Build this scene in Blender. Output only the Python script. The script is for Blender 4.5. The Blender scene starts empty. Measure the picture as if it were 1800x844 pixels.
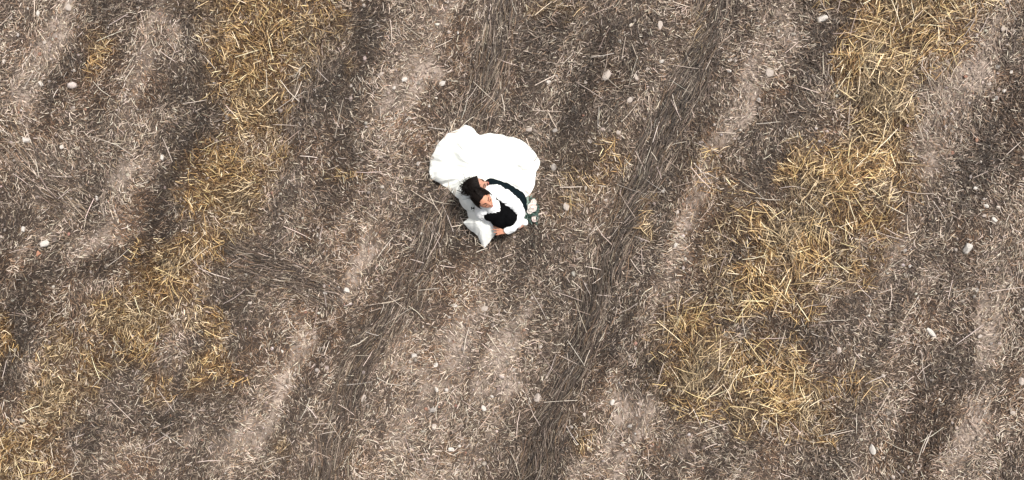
import bpy, bmesh, math, random
import numpy as np
from mathutils import Vector, Matrix, noise as mnoise

random.seed(7)
rng = np.random.default_rng(11)
scene = bpy.context.scene
COL = scene.collection

# ---------------------------------------------------------------- camera
S = 170.0            # photograph pixels per metre on the ground
CX, CY = 900.0, 422.0
CAM_H = 9.0
cam_data = bpy.data.cameras.new('camera')
cam = bpy.data.objects.new('camera', cam_data)
COL.objects.link(cam)
cam.location = (0, 0, CAM_H)
cam.rotation_euler = (0, 0, 0)
cam_data.sensor_fit = 'HORIZONTAL'
cam_data.angle = 2 * math.atan((1800 / S / 2) / CAM_H)
cam_data.clip_start = 0.1
cam_data.clip_end = 2000
scene.camera = cam

# ---------------------------------------------------------------- sky, sun, exposure
SUN_EL, SUN_AZ = 68.0, 50.0      # azimuth clockwise from +Y
world = bpy.data.worlds.new('World')
scene.world = world
world.use_nodes = True
nt = world.node_tree
bg = nt.nodes['Background']
sky = nt.nodes.new('ShaderNodeTexSky')
sky.sky_type = 'NISHITA'
sky.sun_disc = False
sky.sun_elevation = math.radians(SUN_EL)
sky.sun_rotation = math.radians(SUN_AZ)
sky.air_density = 1.0
sky.dust_density = 4.0
sky.ozone_density = 1.0
hsv = nt.nodes.new('ShaderNodeHueSaturation')      # thin overcast: the blue is washed out evenly
hsv.inputs['Saturation'].default_value = 0.28
nt.links.new(sky.outputs[0], hsv.inputs['Color'])
nt.links.new(hsv.outputs[0], bg.inputs[0])
bg.inputs[1].default_value = 0.095
sun_d = bpy.data.lights.new('sun', 'SUN')
sun_d.energy = 3.1
sun_d.angle = math.radians(10)
sun_d.color = (1.0, 0.955, 0.9)
sun = bpy.data.objects.new('sun', sun_d)
COL.objects.link(sun)
el, az = math.radians(SUN_EL), math.radians(SUN_AZ)
sdir = Vector((math.sin(az) * math.cos(el), math.cos(az) * math.cos(el), math.sin(el)))
sun.rotation_euler = sdir.to_track_quat('Z', 'Y').to_euler()
sun.location = sdir * 40
vs = scene.view_settings
vs.view_transform = 'Standard'
vs.look = 'None'
vs.exposure = 0.78
vs.gamma = 1.0
vs.use_curve_mapping = False


# ---------------------------------------------------------------- helpers
def P(px, py, z=0.0):
    k = (CAM_H - z) / CAM_H
    return Vector(((px - CX) / S * k, (CY - py) / S * k, z))


def tag(o, label=None, cat=None, group=None, kind=None):
    if label: o['label'] = label
    if cat: o['category'] = cat
    if group: o['group'] = group
    if kind: o['kind'] = kind
    return o


def link(name, me, mat=None, parent=None, smooth=True):
    o = bpy.data.objects.new(name, me)
    COL.objects.link(o)
    if mat is not None:
        me.materials.clear()
        me.materials.append(mat)
    if smooth and len(me.polygons):
        me.polygons.foreach_set('use_smooth', np.ones(len(me.polygons), dtype=bool))
    if parent is not None:
        o.parent = parent
        o.matrix_parent_inverse = parent.matrix_world.inverted()
    return o


def empty(name, loc):
    o = bpy.data.objects.new(name, None)
    COL.objects.link(o)
    o.location = loc
    o.empty_display_size = 0.1
    bpy.context.view_layer.update()
    return o


def quads_mesh(name, V, F):
    """V (n,3) float array, F (m,4) int array."""
    me = bpy.data.meshes.new(name)
    me.vertices.add(len(V))
    me.vertices.foreach_set('co', np.ascontiguousarray(V, dtype=np.float32).ravel())
    me.loops.add(F.size)
    me.loops.foreach_set('vertex_index', np.ascontiguousarray(F, dtype=np.int32).ravel())
    me.polygons.add(len(F))
    me.polygons.foreach_set('loop_start', np.arange(0, F.size, 4, dtype=np.int32))
    me.update(calc_edges=True)
    return me


def set_color(me, name, C):
    a = me.attributes.new(name, 'FLOAT_COLOR', 'POINT')
    if C.shape[1] == 3:
        C = np.concatenate([C, np.ones((len(C), 1))], 1)
    a.data.foreach_set('color', np.ascontiguousarray(C, dtype=np.float32).ravel())


# value noise in numpy
_lat = rng.random((256, 256)).astype(np.float64)


def vnoise(x, y, seed=0):
    x = x + seed * 17.31; y = y + seed * 9.77
    xi = np.floor(x).astype(int); yi = np.floor(y).astype(int)
    fx = x - xi; fy = y - yi
    fx = fx * fx * fx * (fx * (fx * 6 - 15) + 10); fy = fy * fy * fy * (fy * (fy * 6 - 15) + 10)
    a = _lat[xi & 255, yi & 255]; b = _lat[(xi + 1) & 255, yi & 255]
    c = _lat[xi & 255, (yi + 1) & 255]; d = _lat[(xi + 1) & 255, (yi + 1) & 255]
    return (a * (1 - fx) + b * fx) * (1 - fy) + (c * (1 - fx) + d * fx) * fy


def fbm(x, y, oct=4, seed=0):
    s = 0; a = 0.5; n = 0
    for i in range(oct):
        s = s + a * vnoise(x * 2 ** i, y * 2 ** i, seed + i * 3); n += a; a *= 0.5
    return s / n


def sstep(a, b, x):
    t = np.clip((x - a) / (b - a), 0, 1)
    return t * t * (3 - 2 * t)


# ---------------------------------------------------------------- materials
def nodes_of(name):
    m = bpy.data.materials.new(name)
    m.use_nodes = True
    return m, m.node_tree, m.node_tree.nodes['Principled BSDF']


def simple_mat(name, color, rough=0.6, spec=0.3, var=0.15, scale=30.0, bump=0.0, bump_scale=200.0, sheen=0.0, sss=0.0, trans=0.0):
    m, t, b = nodes_of(name)
    tc = t.nodes.new('ShaderNodeTexCoord')
    nz = t.nodes.new('ShaderNodeTexNoise')
    nz.inputs['Scale'].default_value = scale
    nz.inputs['Detail'].default_value = 5
    t.links.new(tc.outputs['Object'], nz.inputs['Vector'])
    cr = t.nodes.new('ShaderNodeValToRGB')
    c = np.array(color)
    cr.color_ramp.elements[0].position = 0.3
    cr.color_ramp.elements[1].position = 0.7
    cr.color_ramp.elements[0].color = (*np.clip(c * (1 - var), 0, 1), 1)
    cr.color_ramp.elements[1].color = (*np.clip(c * (1 + var), 0, 1), 1)
    t.links.new(nz.outputs['Fac'], cr.inputs['Fac'])
    t.links.new(cr.outputs['Color'], b.inputs['Base Color'])
    b.inputs['Roughness'].default_value = rough
    b.inputs['Specular IOR Level'].default_value = spec
    if sheen:
        b.inputs['Sheen Weight'].default_value = sheen
    if sss:
        b.inputs['Subsurface Weight'].default_value = sss
        b.inputs['Subsurface Radius'].default_value = (0.012, 0.005, 0.003)
        b.inputs['Subsurface Scale'].default_value = 0.5
    if bump:
        n2 = t.nodes.new('ShaderNodeTexNoise')
        n2.inputs['Scale'].default_value = bump_scale
        n2.inputs['Detail'].default_value = 4
        t.links.new(tc.outputs['Object'], n2.inputs['Vector'])
        bp = t.nodes.new('ShaderNodeBump')
        bp.inputs['Strength'].default_value = bump
        bp.inputs['Distance'].default_value = 0.01
        t.links.new(n2.outputs['Fac'], bp.inputs['Height'])
        t.links.new(bp.outputs['Normal'], b.inputs['Normal'])
    return m


def straw_mat():
    m, t, b = nodes_of('straw')
    at = t.nodes.new('ShaderNodeAttribute'); at.attribute_name = 'col'
    tc = t.nodes.new('ShaderNodeTexCoord')
    nz = t.nodes.new('ShaderNodeTexNoise')
    nz.inputs['Scale'].default_value = 45; nz.inputs['Detail'].default_value = 3
    t.links.new(tc.outputs['Object'], nz.inputs['Vector'])
    mr = t.nodes.new('ShaderNodeMapRange')
    mr.inputs['From Min'].default_value = 0.3; mr.inputs['From Max'].default_value = 0.7
    mr.inputs['To Min'].default_value = 0.72; mr.inputs['To Max'].default_value = 1.2
    t.links.new(nz.outputs['Fac'], mr.inputs['Value'])
    mx = t.nodes.new('ShaderNodeVectorMath'); mx.operation = 'SCALE'
    t.links.new(at.outputs['Color'], mx.inputs[0]); t.links.new(mr.outputs['Result'], mx.inputs['Scale'])
    t.links.new(mx.outputs['Vector'], b.inputs['Base Color'])
    b.inputs['Roughness'].default_value = 0.55
    b.inputs['Specular IOR Level'].default_value = 0.35
    return m


def soil_mat():
    m, t, b = nodes_of('soil')
    at = t.nodes.new('ShaderNodeAttribute'); at.attribute_name = 'col'
    tc = t.nodes.new('ShaderNodeTexCoord')
    n1 = t.nodes.new('ShaderNodeTexNoise'); n1.inputs['Scale'].default_value = 22; n1.inputs['Detail'].default_value = 8; n1.inputs['Roughness'].default_value = 0.7
    n2 = t.nodes.new('ShaderNodeTexNoise'); n2.inputs['Scale'].default_value = 110; n2.inputs['Detail'].default_value = 4
    for n in (n1, n2): t.links.new(tc.outputs['Object'], n.inputs['Vector'])
    mr = t.nodes.new('ShaderNodeMapRange')
    mr.inputs['From Min'].default_value = 0.3; mr.inputs['From Max'].default_value = 0.7
    mr.inputs['To Min'].default_value = 0.62; mr.inputs['To Max'].default_value = 1.25
    t.links.new(n1.outputs['Fac'], mr.inputs['Value'])
    mx = t.nodes.new('ShaderNodeVectorMath'); mx.operation = 'SCALE'
    t.links.new(at.outputs['Color'], mx.inputs[0]); t.links.new(mr.outputs['Result'], mx.inputs['Scale'])
    t.links.new(mx.outputs['Vector'], b.inputs['Base Color'])
    b.inputs['Roughness'].default_value = 0.95
    b.inputs['Specular IOR Level'].default_value = 0.1
    ad = t.nodes.new('ShaderNodeMath'); ad.operation = 'ADD'
    t.links.new(n1.outputs['Fac'], ad.inputs[0]); t.links.new(n2.outputs['Fac'], ad.inputs[1])
    bp = t.nodes.new('ShaderNodeBump'); bp.inputs['Strength'].default_value = 0.8; bp.inputs['Distance'].default_value = 0.015
    t.links.new(ad.outputs[0], bp.inputs['Height']); t.links.new(bp.outputs['Normal'], b.inputs['Normal'])
    return m


M_STRAW = straw_mat()
M_SOIL = soil_mat()
M_STONE = {
    'white': simple_mat('stone_white', (0.52, 0.48, 0.435), 0.9, 0.1, 0.34, 22, 0.7, 160),
    'pale': simple_mat('stone_pale', (0.42, 0.36, 0.315), 0.9, 0.1, 0.34, 22, 0.7, 160),
    'grey': simple_mat('stone_grey', (0.31, 0.28, 0.255), 0.9, 0.1, 0.34, 22, 0.7, 160),
    'red': simple_mat('stone_red', (0.40, 0.20, 0.13), 0.9, 0.1, 0.34, 22, 0.7, 160),
}
M_GOWN = simple_mat('gown_fabric', (0.70, 0.71, 0.672), 0.8, 0.15, 0.02, 12, 0.12, 60, sheen=0.2)
M_SHIRT = simple_mat('shirt_cotton', (0.74, 0.75, 0.74), 0.8, 0.15, 0.03, 12, 0.15, 90)
M_VEST = simple_mat('vest_wool', (0.0035, 0.0035, 0.004), 0.95, 0.02, 0.3, 80, 0.1, 400)
M_TROUSER = simple_mat('trouser_wool', (0.004, 0.008, 0.010), 0.9, 0.05, 0.3, 60, 0.1, 300)
M_SKIN = simple_mat('skin', (0.50, 0.235, 0.15), 0.5, 0.35, 0.12, 18, 0.05, 200, sss=0.15)
M_SKIN2 = simple_mat('skin_shaded', (0.42, 0.215, 0.15), 0.5, 0.35, 0.12, 18, 0.05, 200, sss=0.15)  # gown wearer's skin, browned to stand for the shade on the face
M_HAIR = simple_mat('hair_dark', (0.006, 0.0038, 0.0028), 0.5, 0.12, 0.5, 90)
M_LIP = simple_mat('lips', (0.36, 0.11, 0.085), 0.4, 0.4, 0.1, 40)
M_LEAF = simple_mat('leaf_green', (0.018, 0.045, 0.034), 0.5, 0.35, 0.4, 60)
M_LEAF2 = simple_mat('leaf_grey_green', (0.15, 0.20, 0.17), 0.6, 0.3, 0.3, 60)
M_ROSE = simple_mat('rose_blush', (0.86, 0.74, 0.70), 0.6, 0.2, 0.08, 60)
M_ROSEW = simple_mat('rose_cream', (0.86, 0.81, 0.76), 0.6, 0.2, 0.06, 60)
M_STEM = simple_mat('stem', (0.07, 0.12, 0.06), 0.6, 0.3, 0.3, 60)
M_DRY = simple_mat('dry_grass_plume', (0.55, 0.45, 0.38), 0.7, 0.2, 0.2, 60)
M_SHOE = simple_mat('shoe_leather', (0.03, 0.017, 0.012), 0.35, 0.5, 0.2, 40)

# ---------------------------------------------------------------- how the field lies (photo pixels)
# x, y, rx, ry, angle (deg, counter-clockwise), strength
GOLD = [
    (455, -20, 90, 50, 0, .9), (450, 50, 85, 60, 0, .85), (440, 125, 60, 50, 80, .95), (446, 190, 45, 60, 85, 1.0), (425, 228, 30, 26, 0, .9), (545, 30, 50, 55, 0, .75),
    (400, 30, 40, 60, 0, .6), (520, 100, 30, 45, 0, .45), (392, 300, 46, 40, 0, .85), (385, 355, 44, 46, 0, .9), (468, 290, 30, 26, 0, .55), (425, 330, 30, 30, 0, .6),
    (330, 455, 62, 36, 25, .85), (300, 490, 50, 40, 30, .95), (275, 535, 40, 34, 30, .7), (225, 578, 58, 36, 25, .95), (290, 560, 30, 20, 0, .6), (105, 600, 30, 42, 0, .65), (165, 665, 26, 36, 0, .55),
    (85, 705, 55, 34, 25, .95), (60, 745, 40, 26, 20, .7), (25, 800, 42, 50, 0, .8), (70, 830, 50, 30, 0, .55), (362, 562, 34, 30, 0, .55), (375, 640, 38, 26, 0, .6), (4, 600, 16, 34, 0, .8), (280, 665, 26, 30, 0, .5),
    (170, 95, 30, 18, 30, .55), (150, 60, 40, 20, 0, .3),
    (1600, -10, 110, 40, 0, .85), (1560, 50, 80, 60, 60, .7), (1655, 60, 45, 60, 75, .65), (1530, 120, 48, 55, 70, .85), (1610, 120, 40, 60, 70, .65), (1555, 190, 65, 45, 60, 1.0), (1500, 170, 40, 30, 70, .6),
    (1590, 215, 40, 35, 0, .6), (1500, 262, 75, 36, 40, .9), (1465, 290, 55, 40, -25, 1.0), (1540, 300, 45, 60, 75, .75), (1440, 350, 40, 36, 60, .6), (1515, 380, 50, 55, 70, .75),
    (1380, 420, 60, 60, 50, .9), (1440, 450, 55, 50, 0, .75), (1380, 490, 60, 40, 0, .8), (1310, 470, 60, 40, 0, .45), (1490, 480, 40, 40, 0, .55), (1410, 540, 35, 25, 0, .35), (1320, 410, 30, 40, 0, .35),
    (1215, 575, 62, 42, 0, .9), (1190, 635, 45, 40, 0, .8), (1260, 620, 42, 40, 0, .7), (1220, 680, 50, 30, 0, .55), (1300, 680, 45, 40, 0, .6), (1360, 700, 62, 48, 20, .9), (1390, 640, 30, 40, 0, .5), (1345, 640, 24, 30, 0, .4), (1400, 735, 40, 25, 0, .45),
    (1150, 395, 14, 30, 80, .5), (1085, 290, 60, 50, 0, .18), (1020, 330, 50, 60, 0, .18), (960, 15, 40, 14, 0, .4), (610, 150, 12, 30, 70, .35), (1025, 780, 20, 20, 0, .4), (1210, 60, 20, 50, 70, .25),
    (1575, 130, 60, 60, 65, .7), (1550, 250, 60, 40, 60, .75), (1470, 345, 60, 40, 60, .8), (1430, 410, 50, 40, 55, .8), (1340, 520, 60, 30, 20, .5), (1265, 545, 50, 26, 20, .5), (1300, 640, 60, 50, 0, .6), (1555, 185, 60, 50, 60, 1.35), (1530, 130, 45, 45, 60, 1.1), (445, 180, 42, 60, 85, 1.3), (300, 480, 50, 36, 30, 1.2), (225, 578, 50, 34, 25, 1.2),
    (1500, 690, 60, 30, 30, .22), (240, 350, 30, 20, 0, .15), (1270, 330, 40, 50, 0, .2), (1290, 400, 60, 30, 60, .3), (590, 305, 18, 12, 0, .3), (505, 810, 20, 20, 0, .25),
]
DARK = [
    (325, 60, 36, 60, 80, .7), (335, 150, 46, 60, 80, .8), (345, 240, 40, 50, 80, .6), (545, 140, 46, 60, 80, .85), (560, 220, 50, 40, 80, .5), (500, 230, 30, 40, 0, .5),
    (300, 400, 60, 26, 30, .6), (180, 485, 80, 24, 15, .95), (240, 455, 50, 18, 30, .8), (60, 505, 40, 18, 10, .6), (40, 570, 40, 40, 0, .75), (95, 545, 50, 26, 0, .6), (430, 540, 50, 80, 60, .6), (400, 460, 40, 40, 0, .6),
    (250, 630, 60, 24, -20, .6), (300, 745, 80, 40, 15, .75), (150, 770, 50, 40, 0, .5), (250, 690, 40, 30, 0, .55), (370, 700, 60, 30, 10, .6), (150, 560, 30, 30, 0, .5), (20, 660, 30, 40, 0, .55),
    (1400, 590, 60, 45, 0, .9), (1330, 560, 40, 36, 0, .75), (1440, 640, 36, 50, 0, .55), (1120, 640, 40, 50, 60, .75), (1140, 560, 36, 30, 60, .6), (1300, 780, 70, 40, 0, .5), (1160, 690, 36, 26, 0, .5),
    (1480, 50, 36, 50, 70, .85), (1440, 140, 36, 60, 75, .6), (1545, 20, 30, 20, 0, .4), (1600, 60, 26, 26, 0, .55), (1650, 140, 40, 40, 60, .35), (1390, 250, 36, 50, 75, .5), (1470, 400, 30, 50, 70, .5), (1570, 360, 26, 50, 70, .4),
    (190, 230, 40, 60, 70, .45), (230, 180, 36, 50, 70, .35), (90, 120, 40, 50, 60, .3), (1720, 250, 60, 70, 70, .5), (1790, 60, 30, 60, 0, .55), (1500, 560, 50, 50, 0, .3), (1700, 670, 60, 50, 0, .45), (1780, 470, 20, 40, 0, .4),
    (780, 350, 40, 50, 60, .7), (855, 440, 60, 16, 0, .55), (960, 430, 50, 40, 0, .35), (1030, 60, 90, 80, 60, .45), (1010, 170, 60, 50, 0, .35), (640, 60, 50, 60, 70, .4), (480, 600, 30, 60, 70, .45), (830, 780, 60, 40, 60, .35), (560, 330, 60, 60, 0, .3), (1230, 260, 30, 60, 70, .4),  # first two put the gown's cast shadow into the straw and soil colour
]
BARE = [
    (88, 40, 26, 36, 80, .8), (275, 35, 26, 60, 85, .8), (60, 330, 50, 40, 30, .6), (215, 300, 40, 24, 20, .8), (90, 400, 50, 30, 10, .6), (40, 470, 40, 36, 0, .6), (30, 120, 40, 60, 80, .45), (250, 120, 20, 50, 80, .4), (130, 440, 40, 20, 0, .5), (150, 300, 30, 40, 0, .4),
    (700, 165, 38, 18, 45, .8), (780, 125, 38, 20, 40, .9), (755, 155, 20, 16, 40, .6), (640, 230, 50, 30, 50, .35), (650, 300, 46, 40, 40, .45), (740, 260, 36, 26, 40, .4),
    (625, 460, 26, 50, 70, .8), (590, 540, 26, 60, 70, .8), (540, 610, 28, 60, 65, .8), (505, 690, 30, 55, 65, .75), (470, 770, 34, 50, 60, .6), (580, 400, 36, 40, 50, .6), (560, 350, 24, 26, 0, .4), (510, 335, 20, 16, 0, .5),
    (735, 655, 26, 22, 0, .85), (905, 600, 26, 46, 80, .9), (915, 680, 30, 30, 0, .85), (830, 600, 60, 40, 60, .5), (860, 530, 40, 26, 0, .5), (800, 690, 40, 30, 0, .45), (690, 720, 30, 40, 60, .4),
    (1105, 715, 55, 40, 0, .85), (1190, 760, 55, 36, 0, .8), (1100, 560, 22, 46, 70, .8), (1080, 640, 20, 40, 75, .4), (1130, 480, 26, 30, 70, .5), (1080, 790, 40, 30, 0, .5), (1240, 820, 50, 26, 0, .5),
    (1195, 55, 16, 60, 70, .9), (1285, 210, 18, 56, 72, .85), (1260, 290, 20, 50, 70, .55), (1210, 420, 22, 56, 70, .75), (1190, 380, 16, 30, 70, .5), (1340, 30, 50, 60, 70, .5), (1370, 70, 26, 20, 0, .7), (1300, 120, 26, 40, 70, .5), (1340, 160, 30, 26, 0, .35),
    (1715, 120, 50, 50, 60, .8), (1690, 200, 40, 40, 60, .5), (1650, 260, 30, 50, 70, .5), (1600, 430, 26, 50, 70, .5), (1640, 480, 34, 40, 60, .65), (1740, 600, 26, 56, 75, .8), (1700, 540, 36, 30, 0, .45), (1610, 560, 36, 26, 0, .4), (1750, 330, 30, 50, 70, .35),
    (1620, 800, 50, 36, 0, .6), (1720, 760, 40, 50, 60, .5), (1550, 580, 30, 20, 0, .4), (350, 790, 44, 36, 30, .6), (400, 760, 40, 26, 20, .5), (1660, 700, 24, 40, 70, .5), (1530, 720, 26, 30, 0, .3), (1050, 190, 40, 40, 0, .3), (520, 520, 26, 30, 0, .35),
]
# flattened, combed straw left in wheel tracks: polyline, half width, strength, spread
BANDS = [
    ([(905, -60), (890, 20), (872, 90), (850, 170), (835, 230), (800, 340), (750, 430), (700, 530), (655, 615), (615, 700), (585, 780), (560, 900)], 30, .95),
    ([(1265, -60), (1240, 50), (1200, 160), (1160, 260), (1120, 350), (1085, 430), (1055, 510), (1025, 600), (995, 680), (950, 760), (905, 900)], 28, 1.35),
    ([(415, 440), (470, 465), (520, 495), (570, 520)], 26, .8),
    ([(-10, 225), (40, 265), (80, 300), (130, 360)], 40, .5),
    ([(1020, 560), (990, 640), (965, 700), (925, 745)], 30, .5),
    ([(560, -30), (548, 60), (535, 140), (520, 220)], 34, .35),
]


# long strips that follow the rows: polyline, half width, strength
PALE_STRIPS = [
    ([(310, -60), (275, 60), (245, 160), (210, 300), (165, 430), (110, 480)], 34, .55), ([(110, -60), (70, 180), (40, 330), (20, 470)], 40, .5), ([(190, -40), (170, 120), (140, 300), (100, 400)], 24, .35),
    ([(850, -20), (790, 110), (700, 180), (650, 300), (610, 440), (565, 560), (505, 680), (450, 830)], 26, .7), ([(700, -40), (650, 80), (610, 200)], 30, .35),
    ([(1225, -40), (1190, 70), (1140, 170), (1090, 250)], 15, .85), ([(1340, 20), (1305, 130), (1280, 220), (1250, 300), (1210, 420), (1160, 490), (1105, 570), (1075, 660), (1010, 820)], 21, .8),
    ([(1380, -40), (1350, 60), (1330, 180)], 30, .5), ([(1745, 20), (1705, 140), (1655, 270), (1615, 420), (1590, 540), (1545, 680), (1500, 860)], 34, .6), ([(1800, 470), (1745, 610), (1690, 780)], 26, .6), ([(1790, 250), (1740, 380), (1690, 520)], 24, .4),
    ([(960, 540), (905, 610), (830, 710), (760, 840)], 36, .55), ([(1000, 640), (930, 700), (880, 800)], 26, .5), ([(730, 580), (735, 660), (690, 760)], 24, .5), ([(1110, 690), (1080, 760), (1040, 860)], 40, .6),
]
DARK_STRIPS = [
    ([(345, -60), (335, 120), (325, 250), (270, 390)], 26, .7), ([(600, -40), (565, 120), (520, 260), (480, 400), (440, 540), (390, 700), (320, 840)], 26, .6), ([(200, 160), (190, 260), (160, 380)], 26, .5),
    ([(1430, -20), (1405, 200), (1350, 330), (1250, 490), (1150, 610), (1110, 680)], 24, .6), ([(1795, 60), (1735, 250), (1690, 400), (1660, 520)], 26, .35), ([(1690, 600), (1640, 740), (1600, 860)], 26, .2),
    ([(690, 20), (640, 120), (590, 250)], 22, .35), ([(1060, 40), (1010, 160), (980, 260)], 34, .4), ([(860, 40), (820, 180)], 22, .5), ([(790, 330), (750, 420), (690, 520), (620, 640)], 22, .5),
    ([(1300, 240), (1280, 360), (1240, 440)], 16, .4), ([(980, 440), (950, 520), (900, 560)], 24, .35),
]


def strips(lst, x, y):
    out = np.zeros_like(x)
    for pts, w, st in lst:
        dm = np.full_like(x, 1e9)
        for (x0, y0), (x1, y1) in zip(pts[:-1], pts[1:]):
            ex, ey = x1 - x0, y1 - y0
            t = np.clip(((x - x0) * ex + (y - y0) * ey) / (ex * ex + ey * ey), 0, 1)
            dm = np.minimum(dm, np.hypot(x - x0 - t * ex, y - y0 - t * ey))
        out = np.maximum(out, st * np.exp(-(dm / (w * 1.35)) ** 2))
    return out


def blobs(lst, x, y, grow=1.0):
    out = np.zeros_like(x)
    for cx, cy, rx, ry, ang, st in lst:
        a = math.radians(ang)
        dx = x - cx; dy = -(y - cy)
        # ry is measured along the given angle for tall blobs (angle 80 = nearly vertical streak)
        if ang >= 45:
            u = dx * math.cos(a) + dy * math.sin(a); v = -dx * math.sin(a) + dy * math.cos(a)
            d = np.hypot(u / max(rx, ry), v / min(rx, ry)) / grow
        else:
            u = dx * math.cos(a) + dy * math.sin(a); v = -dx * math.sin(a) + dy * math.cos(a)
            d = np.hypot(u / rx, v / ry) / grow
        out = np.maximum(out, st * np.exp(-0.85 * d ** 2.3))
    return out


def band_field(x, y):
    """strength and direction (world angle) of the combed tracks."""
    best = np.zeros_like(x); ang = np.zeros_like(x)
    for pts, w, st in BANDS:
        for (x0, y0), (x1, y1) in zip(pts[:-1], pts[1:]):
            ex, ey = x1 - x0, y1 - y0
            L2 = ex * ex + ey * ey
            t = np.clip(((x - x0) * ex + (y - y0) * ey) / L2, 0, 1)
            d = np.hypot(x - x0 - t * ex, y - y0 - t * ey)
            s = st * np.exp(-(d / w) ** 2 * 0.9)
            m = s > best
            best = np.where(m, s, best)
            ang = np.where(m, math.atan2(-ey, ex), ang)
    return best, ang


def fields(X, Y):
    x = X * S + CX; y = CY - Y * S
    wx = x + (fbm(X * 1.6, Y * 1.6, 3, 1) - .5) * 90 + (fbm(X * 6, Y * 6, 3, 4) - .5) * 40
    wy = y + (fbm(X * 1.6, Y * 1.6, 3, 2) - .5) * 90 + (fbm(X * 6, Y * 6, 3, 5) - .5) * 40
    g = blobs(GOLD, wx, wy, 1.06)
    g = np.clip(g * (.55 + .85 * fbm(X * 4.5, Y * 4.5, 3, 50)) - .08 * sstep(.5, .7, fbm(X * 2.3, Y * 2.3, 3, 51)), 0, 1)
    crumb = .45 + 1.1 * fbm(X * 7, Y * 7, 4, 53)
    sx_ = x + (wx - x) * .9; sy_ = y + (wy - y) * .9
    d = np.maximum(blobs(DARK, wx, wy), strips(DARK_STRIPS, sx_, sy_))
    b = np.maximum(blobs(BARE, wx, wy) * .9, strips(PALE_STRIPS, sx_, sy_) * .54 * (.45 + 1.1 * fbm(X * 2.2, Y * 2.2, 3, 57))) * crumb
    bs, ba = band_field(x + (wx - x) * .32, y + (wy - y) * .32)
    # streaky unevenness along the drilling direction
    a = math.radians(67)
    u = X * math.cos(a) + Y * math.sin(a); v = -X * math.sin(a) + Y * math.cos(a)
    streak = fbm(u * .5, v * 3.4, 4, 7)
    d = np.clip(d + 0.55 * sstep(.5, .75, streak), 0, 1.2)
    b = np.clip(b + 0.40 * sstep(.52, .32, streak), 0, 1) * (1 - .85 * np.clip(bs, 0, 1)) * (1 - .7 * g)
    b *= 1 - .6 * np.clip(d, 0, 1)
    return g, d, b, bs, ba, streak


def ground_z(X, Y):
    return (fbm(X * 1.1, Y * 1.1, 3, 20) - .5) * 0.10 + (fbm(X * 7, Y * 7, 4, 24) - .5) * 0.04


# ---------------------------------------------------------------- the ground: one sheet to the horizon
def axis(lim, step, far):
    n = int(2 * lim / step)
    near = np.linspace(-lim, lim, n + 1)
    out = []
    s = step; v = lim
    while v < far:
        s *= 1.5; v += s; out.append(v)
    out = np.array(out)
    return np.concatenate([-out[::-1], near, out])


gx, gy = axis(6.6, 0.032, 600), axis(3.6, 0.032, 600)
GX, GY = np.meshgrid(gx, gy)
g_, d_, b_, bs_, ba_, st_ = fields(GX, GY)
fade = np.clip(1 - (np.hypot(GX, GY) - 9) / 10, 0, 1)
Z = ground_z(GX, GY) * fade
V = np.stack([GX, GY, Z], -1).reshape(-1, 3)
nx, ny = len(gx), len(gy)
idx = np.arange(nx * ny).reshape(ny, nx)
F = np.stack([idx[:-1, :-1], idx[:-1, 1:], idx[1:, 1:], idx[1:, :-1]], -1).reshape(-1, 4)
me = quads_mesh('ground', V, F)
bare = sstep(.3, .9, b_)[..., None]
shaded_litter = np.array([0.066, 0.049, 0.039])  # dark litter; shade in the gaps between straws is put into its colour
soil = np.array([0.32, 0.258, 0.215])
shaded_goldbed = np.array([0.055, 0.031, 0.014])  # dark brown base; shadow between the golden straws is painted into it
C = shaded_litter * (1 - bare) + soil * bare
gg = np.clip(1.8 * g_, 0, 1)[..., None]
C = C * (1 - .85 * gg) + shaded_goldbed * .85 * gg
C = C * (1 - .4 * np.clip(d_, 0, 1))[..., None]
C = C * (0.8 + 0.4 * fbm(GX * 3, GY * 3, 3, 40)[..., None])
far_c = np.array([0.16, 0.125, 0.10])
C = C * fade[..., None] + far_c * (1 - fade[..., None])
set_color(me, 'col', C.reshape(-1, 3))
ground = link('ground', me, M_SOIL)
tag(ground, kind='structure')


# ---------------------------------------------------------------- straw litter
def build_straw(name, X, Y, Zb, L, W, th, tilt, bend, C, label, cat='straw', segs=2):
    n = len(X)
    ring = 3
    R = segs + 1
    t = np.linspace(-.5, .5, R)
    dx, dy = np.cos(th), np.sin(th)
    V = np.zeros((n, R, ring, 3))
    roll = rng.normal(0, .35, n)
    zmin = np.zeros(n)
    for i in range(R):
        along = t[i] * L
        side = bend * L * (0.25 - t[i] ** 2) * 1.0
        zz = along * np.sin(tilt)
        hx = along * np.cos(tilt)
        px = X + dx * hx - dy * side
        py = Y + dy * hx + dx * side
        pz = Zb + zz
        wr = W * .5 * (1.0 if 0 < i < R - 1 else 0.75)
        for k in range(ring):
            a = roll - .45 + k * (math.pi + .9) / 2
            ox = np.cos(a) * wr
            oz = np.sin(a) * wr * .8
            V[:, i, k, 0] = px - dy * ox
            V[:, i, k, 1] = py + dx * ox
            V[:, i, k, 2] = pz + oz
    base = (np.arange(n) * R * ring)[:, None]
    fs = []
    for i in range(segs):
        for k in range(ring - 1):
            fs.append([i * ring + k, i * ring + k + 1, (i + 1) * ring + k + 1, (i + 1) * ring + k])
    fs = np.array(fs).reshape(1, -1)
    F = (base + fs).reshape(-1, 4)
    me = quads_mesh(name, V.reshape(-1, 3), F)
    Cv = np.repeat(C, R * ring, axis=0)
    set_color(me, 'col', Cv)
    o = link(name, me, M_STRAW, smooth=False)
    tag(o, label, cat, kind='stuff')
    return o


INX, INY = 5.75, 2.95


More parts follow.
